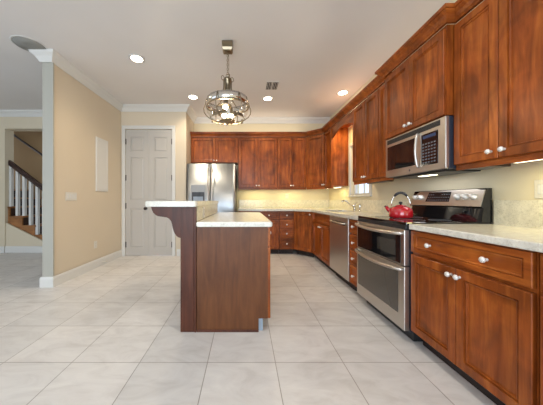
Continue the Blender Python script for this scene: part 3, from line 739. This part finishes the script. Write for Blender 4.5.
# ================================================================== KETTLE
t = thing('kettle', 'shiny red enamel kettle with black arched handle on the cooktop', 'kettle', (1.500, 2.255, 0.9255), -math.radians(33))
mm = MB(); mm.lathe([(0.088, 0), (0.098, 0.006), (0.101, 0.030), (0.099, 0.066), (0.088, 0.092), (0.064, 0.104), (0.044, 0.110)], n=36); mm.build('body', RED, t)
mm = MB(); mm.lathe([(0.045, 0.1105), (0.044, 0.115), (0.022, 0.122), (0.006, 0.125)], n=28); ld = mm.build('lid', RED, t)
mm = MB(); mm.lathe([(0.008, 0.125), (0.008, 0.130), (0.017, 0.138), (0.016, 0.150), (0.004, 0.155)], n=16); mm.build('lid_knob', BLK, ld)
mm = MB(); mm.tube([(-0.085, 0, 0.060), (-0.105, 0, 0.080), (-0.122, 0, 0.105)], [0.022, 0.018, 0.013], 12); sp = mm.build('spout', RED, t)
mm = MB(); mm.lathe([(0.014, 0.101), (0.014, 0.109), (0.005, 0.115)], (-0.124, 0, 0), n=12); mm.build('whistle', BLK, sp)
hp = [(0.078*math.cos(a), 0, 0.105+0.135*math.sin(a)) for a in [math.radians(4+k*172/16) for k in range(17)]]
mm = MB(); mm.tube(hp[:6], 0.004, 8); mm.build('handle_wire', CHROME, t)
mm = MB(); mm.tube(hp[:10:-1], 0.004, 8); mm.build('handle_wire', CHROME, t)
mm = MB(); mm.tube(hp[4:13], [0.008]+[0.0125]*7+[0.008], 10); mm.build('handle', BLK, t)

# ================================================================== CEILING THINGS
def can(x, y, label, power=14, col=(1.0, 0.83, 0.60)):
    t = thing('recessed_light', label, 'light', (x, y, H), 0, 'recessed ceiling lights')
    mm = MB(); n = 28
    mm.lathe([(0.100, -0.001), (0.100, -0.005), (0.078, -0.008), (0.074, -0.004), (0.074, -0.001)], n=n); mm.build('trim_ring', P_TRIM, t)
    mm = MB(); mm.lathe([(0.070, -0.0045), (0.070, -0.0085), (0.02, -0.0100)], n=n); mm.build('lens', LAMP_ON, t)
    l = bpy.data.lights.new('recessed_lamp', 'SPOT'); l.energy = power; l.color = col; l.spot_size = math.radians(150); l.spot_blend = 0.8; l.shadow_soft_size = 0.07
    o = bpy.data.objects.new('recessed_lamp', l); C.objects.link(o); o.parent = t; o.location = (0, 0, -0.03)
can(-1.41, 3.05, 'lit recessed ceiling light nearest the tan left wall', 42)
can(-0.93, 4.19, 'lit recessed ceiling light left of the pendant, over the closet and refrigerator', 42)
can(0.415, 4.25, 'lit recessed ceiling light beside the ceiling vent', 42)
can(1.68, 4.02, 'lit recessed ceiling light above the right-hand wall cabinets', 30)
can(0.45, 1.15, 'added unseen recessed fill light above the aisle in front of the island', 60, (1.0, 0.92, 0.84))  # fixture out of view, added to brighten floor and ceiling
can(-1.50, 1.15, 'added unseen recessed fill light in front of the tan wall end', 14, (1.0, 0.92, 0.84))  # second added fixture out of view, weaker fill on the left
t = thing('ceiling_vent', 'small white ceiling vent with dark slats near the pendant', 'vent', (0.435, 3.77, H))
mm = MB(); mm.box(-0.105, 0.105, -0.145, 0.145, -0.008, -0.001, 0.002); mm.build('frame', P_TRIM, t)
for x in (-0.048, 0.048):
    mm = MB(); mm.box(x-0.040, x+0.040, -0.120, 0.120, -0.0095, -0.0082)
    mm.mi = 1
    for k in range(3): mm.box(x-0.028+k*0.026, x-0.022+k*0.026, -0.118, 0.118, -0.014, -0.0096)
    mm.build('louver', [SLOT, P_TRIM], t)
t = thing('ceiling_speaker', 'round grey ceiling speaker grille near the wall end', 'speaker', (-2.56, 2.785, H))
mm = MB(); mm.lathe([(0.172, -0.001), (0.172, -0.006), (0.158, -0.008), (0.156, -0.001)], n=40); mm.build('rim', P_TRIM, t)
mm = MB(); mm.lathe([(0.155, -0.002), (0.155, -0.007), (0.05, -0.009)], n=40); mm.build('grille', GRILLE, t)

# ---- pendant lantern over the island
t = thing('pendant_light', 'aged nickel orb pendant lantern on a chain over the island', 'light', (-0.205, 2.75, H))
mm = MB()
def sq(r, z): return [(-r, -r, z), (r, -r, z), (r, r, z), (-r, r, z)]
prev = None
for r, z in ((0.052, -0.001), (0.062, -0.012), (0.060, -0.080), (0.048, -0.105), (0.03, -0.112)):
    ring = [mm.bm.verts.new(p) for p in sq(r, z)]
    if prev:
        for i in range(4): mm._f([prev[i], prev[(i+1) % 4], ring[(i+1) % 4], ring[i]])
    else: mm._f(ring)
    prev = ring
mm._f(prev); mm.build('canopy', BRONZE, t)
mm = MB()
z = -0.112
k = 0
while z > -0.365:                                     # chain links
    L_ = 0.034; P = []
    for i in range(12):
        a = 2*PI*i/12; u = 0.009*math.cos(a); v = L_/2*math.sin(a)
        P.append((u, 0, z-L_/2+v+0.004) if k % 2 else (0, u, z-L_/2+v+0.004))
    mm.tube(P, 0.0026, 6, True); z -= L_-0.008; k += 1
mm.build('chain', BRONZE, t)
mm = MB(); mm.tube([(0.012, 0, -0.11), (0.016, 0.004, -0.25), (0.012, 0, -0.40)], 0.0025, 6); mm.build('cord', BRONZE, t)
mm = MB(); mm.tube([(0.018*math.cos(2*PI*i/14), 0, -0.385+0.018*math.sin(2*PI*i/14)) for i in range(14)], 0.004, 6, True)
mm.lathe([(0.010, -0.400), (0.030, -0.408), (0.046, -0.424), (0.050, -0.440), (0.038, -0.452), (0.036, -0.540), (0.046, -0.570), (0.034, -0.590), (0.034, -0.600)], n=20); mm.build('neck', BRONZE, t)
for i in range(4):                                    # scroll loops on the neck
    a = 2*PI*i/4+0.4; ca, sa = math.cos(a), math.sin(a)
    mm = MB(); mm.tube([((0.058+0.018*math.cos(q))*ca, (0.058+0.018*math.cos(q))*sa, -0.420+0.026*math.sin(q)) for q in [2*PI*j/12 for j in range(12)]], 0.004, 6, True); mm.build('scroll', BRONZE, t)
CAGE = [(0.044, -0.440), (0.044, -0.530), (0.056, -0.575), (0.095, -0.612), (0.165, -0.640), (0.225, -0.656), (0.246, -0.680), (0.258, -0.730), (0.276, -0.780), (0.272, -0.825), (0.245, -0.865), (0.205, -0.897), (0.150, -0.917), (0.085, -0.925)]
for i in range(6):
    a = 2*PI*i/6+0.12; mm = MB(); mm.tube([(r*math.cos(a), r*math.sin(a), z) for r, z in CAGE], 0.0060, 8); mm.build('rib', BRONZE, t)
def band(r, z0, z1, thick, name, mtl):
    mm = MB(); n = 48; R = []
    for rr, zz in ((r[0], z0), (r[1], z1), (r[1]-thick, z1), (r[0]-thick, z0)):
        R.append([mm.bm.verts.new((rr*math.cos(2*PI*k/n), rr*math.sin(2*PI*k/n), zz)) for k in range(n)])
    for q in range(4):
        a, b = R[q], R[(q+1) % 4]
        for k in range(n): mm._f([a[k], a[(k+1) % n], b[(k+1) % n], b[k]], q in (0, 2))
    return mm.build(name, mtl, t)
band((0.238, 0.236), -0.752, -0.660, 0.004, 'upper_band', CHROME)
band((0.252, 0.252), -0.760, -0.752, 0.016, 'band_rim', BRONZE)
band((0.198, 0.206), -0.900, -0.875, 0.004, 'lower_band', BRONZE)
for i in range(6):                                    # small clips where ribs meet the lower ring
    a = 2*PI*i/6+0.12+PI/6; mm = MB(); mm.box(-0.016, 0.016, -0.006, 0.006, -0.026, 0.026, 0.002); o = mm.build('clip', CHROME, t)
    o.location = (0.212*math.cos(a), 0.212*math.sin(a), -0.880); o.rotation_euler = (0, 0, a+PI/2)
mm = MB(); prev = None; n = 40
for r, z in [(0.232, -0.754), (0.245, -0.785), (0.238, -0.822), (0.216, -0.855), (0.192, -0.876)]:
    ring = [mm.bm.verts.new((r*math.cos(2*PI*k/n), r*math.sin(2*PI*k/n), z)) for k in range(n)]
    if prev:
        for k in range(n): mm._f([prev[k], prev[(k+1) % n], ring[(k+1) % n], ring[k]], True)
    prev = ring
mm.build('glass_shade', SHADE_GL, t)
mm = MB(); mm.tube([(0, 0, -0.59), (0, 0, -0.90)], 0.006, 8); mm.lathe([(0.004, -0.965), (0.016, -0.955), (0.012, -0.940), (0.060, -0.928), (0.092, -0.922), (0.092, -0.914), (0.02, -0.905)], n=32); mm.build('stem', BRONZE, t)
for i, (dx, dy, z) in enumerate(((-0.020, -0.06, -0.735), (0.040, -0.02, -0.820), (-0.05, 0.08, -0.79))):
    mm = MB(); mm.tube([(0, 0, z+0.03), (dx*0.5, dy*0.5, z+0.042), (dx, dy, z+0.035)], 0.005, 6)
    mm.lathe([(0.010, z+0.055), (0.022, z+0.045), (0.026, z+0.010), (0.045, z-0.008), (0.074, z-0.026), (0.072, z-0.029), (0.03, z-0.010)], (dx, dy, 0), n=20); s_ = mm.build('socket_cup', BRONZE, t)
    mm = MB(); mm.lathe([(0.010, z-0.011), (0.024, z-0.020), (0.036, z-0.036), (0.034, z-0.050), (0.018, z-0.060), (0.003, z-0.062)], (dx, dy, 0), n=18); mm.build('bulb', BULB_ON, s_)
    l = bpy.data.lights.new('pendant_lamp', 'POINT'); l.energy = 7; l.color = (1, 0.84, 0.62); l.shadow_soft_size = 0.03
    o = bpy.data.objects.new('pendant_lamp', l); C.objects.link(o); o.parent = t; o.location = (dx, dy, z-0.09)

# ================================================================== STAIRCASE
t = thing('staircase', 'wooden staircase with white balusters and dark handrail beyond the hall opening', 'staircase', (0, 0, 0))
rise, run = 0.198, 0.262
nose = [(-4.42+0.262*2 - k*run, 0.165+(k)*rise) for k in range(9)]      # (x of nose, z of tread top)
Y0, Y1 = YH+0.075, YH+1.12
for k, (x, z) in enumerate(nose):
    if x - run < -5.9: break
    mm = MB(); mm.box(x-run-0.025, x, Y0-0.018, Y1, z-0.035, z, 0.004); mm.build('tread', W_OAK, t)
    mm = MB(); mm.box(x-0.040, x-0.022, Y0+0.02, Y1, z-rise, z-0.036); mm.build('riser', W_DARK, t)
pts = []
K = 6
for k in range(K):
    x, z = nose[k]; pts += [(x-0.02, z-rise-0.0), (x-0.02, z-0.036)]
pts[0] = (nose[0][0]-0.02, 0.0)
xe = nose[K-1][0]-run-0.02; ze = nose[K-1][1]-0.036
pts += [(xe, ze), (xe, ze-0.33), (-3.95, 0.0)]
mm = MB(); mm.prism(pts, Y0-0.008, Y0+0.018, axis='y'); mm.build('stringer', W_OAK, t)
def railz(x): return 1.93 + (-5.03 - x)*0.76
for i in range(12):
    x = -4.97 + i*0.140
    if x > -3.7: break
    k = 0
    zt = max([z for (nx, z) in nose if nx >= x+0.0 and nx-run <= x+0.0] + [0.0])
    if zt == 0: continue
    mm = MB(); mm.box(x-0.026, x+0.026, Y0+0.006, Y0+0.058, zt+0.001, railz(x)-0.07)
    mm.build('baluster', P_TRIM, t)
mm = MB()
pr = []
for (x) in (-5.10, -3.75):
    z = railz(x); pr.append([mm.bm.verts.new((x, Y0+0.032+dy, z+dz)) for dy, dz in ((-0.034, -0.075), (0.034, -0.075), (0.040, -0.01), (0.024, 0.035), (-0.024, 0.035), (-0.040, -0.01))])
for i in range(6): mm._f([pr[0][i], pr[0][(i+1) % 6], pr[1][(i+1) % 6], pr[1][i]])
mm._f(pr[0]); mm._f(pr[1][::-1]); mm.build('handrail', W_DARK, t)
mm = MB(); mm.box(-5.105, -5.035, Y0-0.0, Y0+0.07, 0.965, 2.03, 0.004); mm.build('newel_post', W_DARK, t)
mm = MB(); P = [(-5.95, YH+1.09, 2.58+0.70*0.3), (-3.9, YH+1.09, 2.58-0.70*1.75)]; mm.tube([P[0], P[1]], 0.026, 10)
tag(mm.build('wall_handrail', W_DARK), 'dark wooden handrail fixed along the brown stairwell wall', 'handrail')
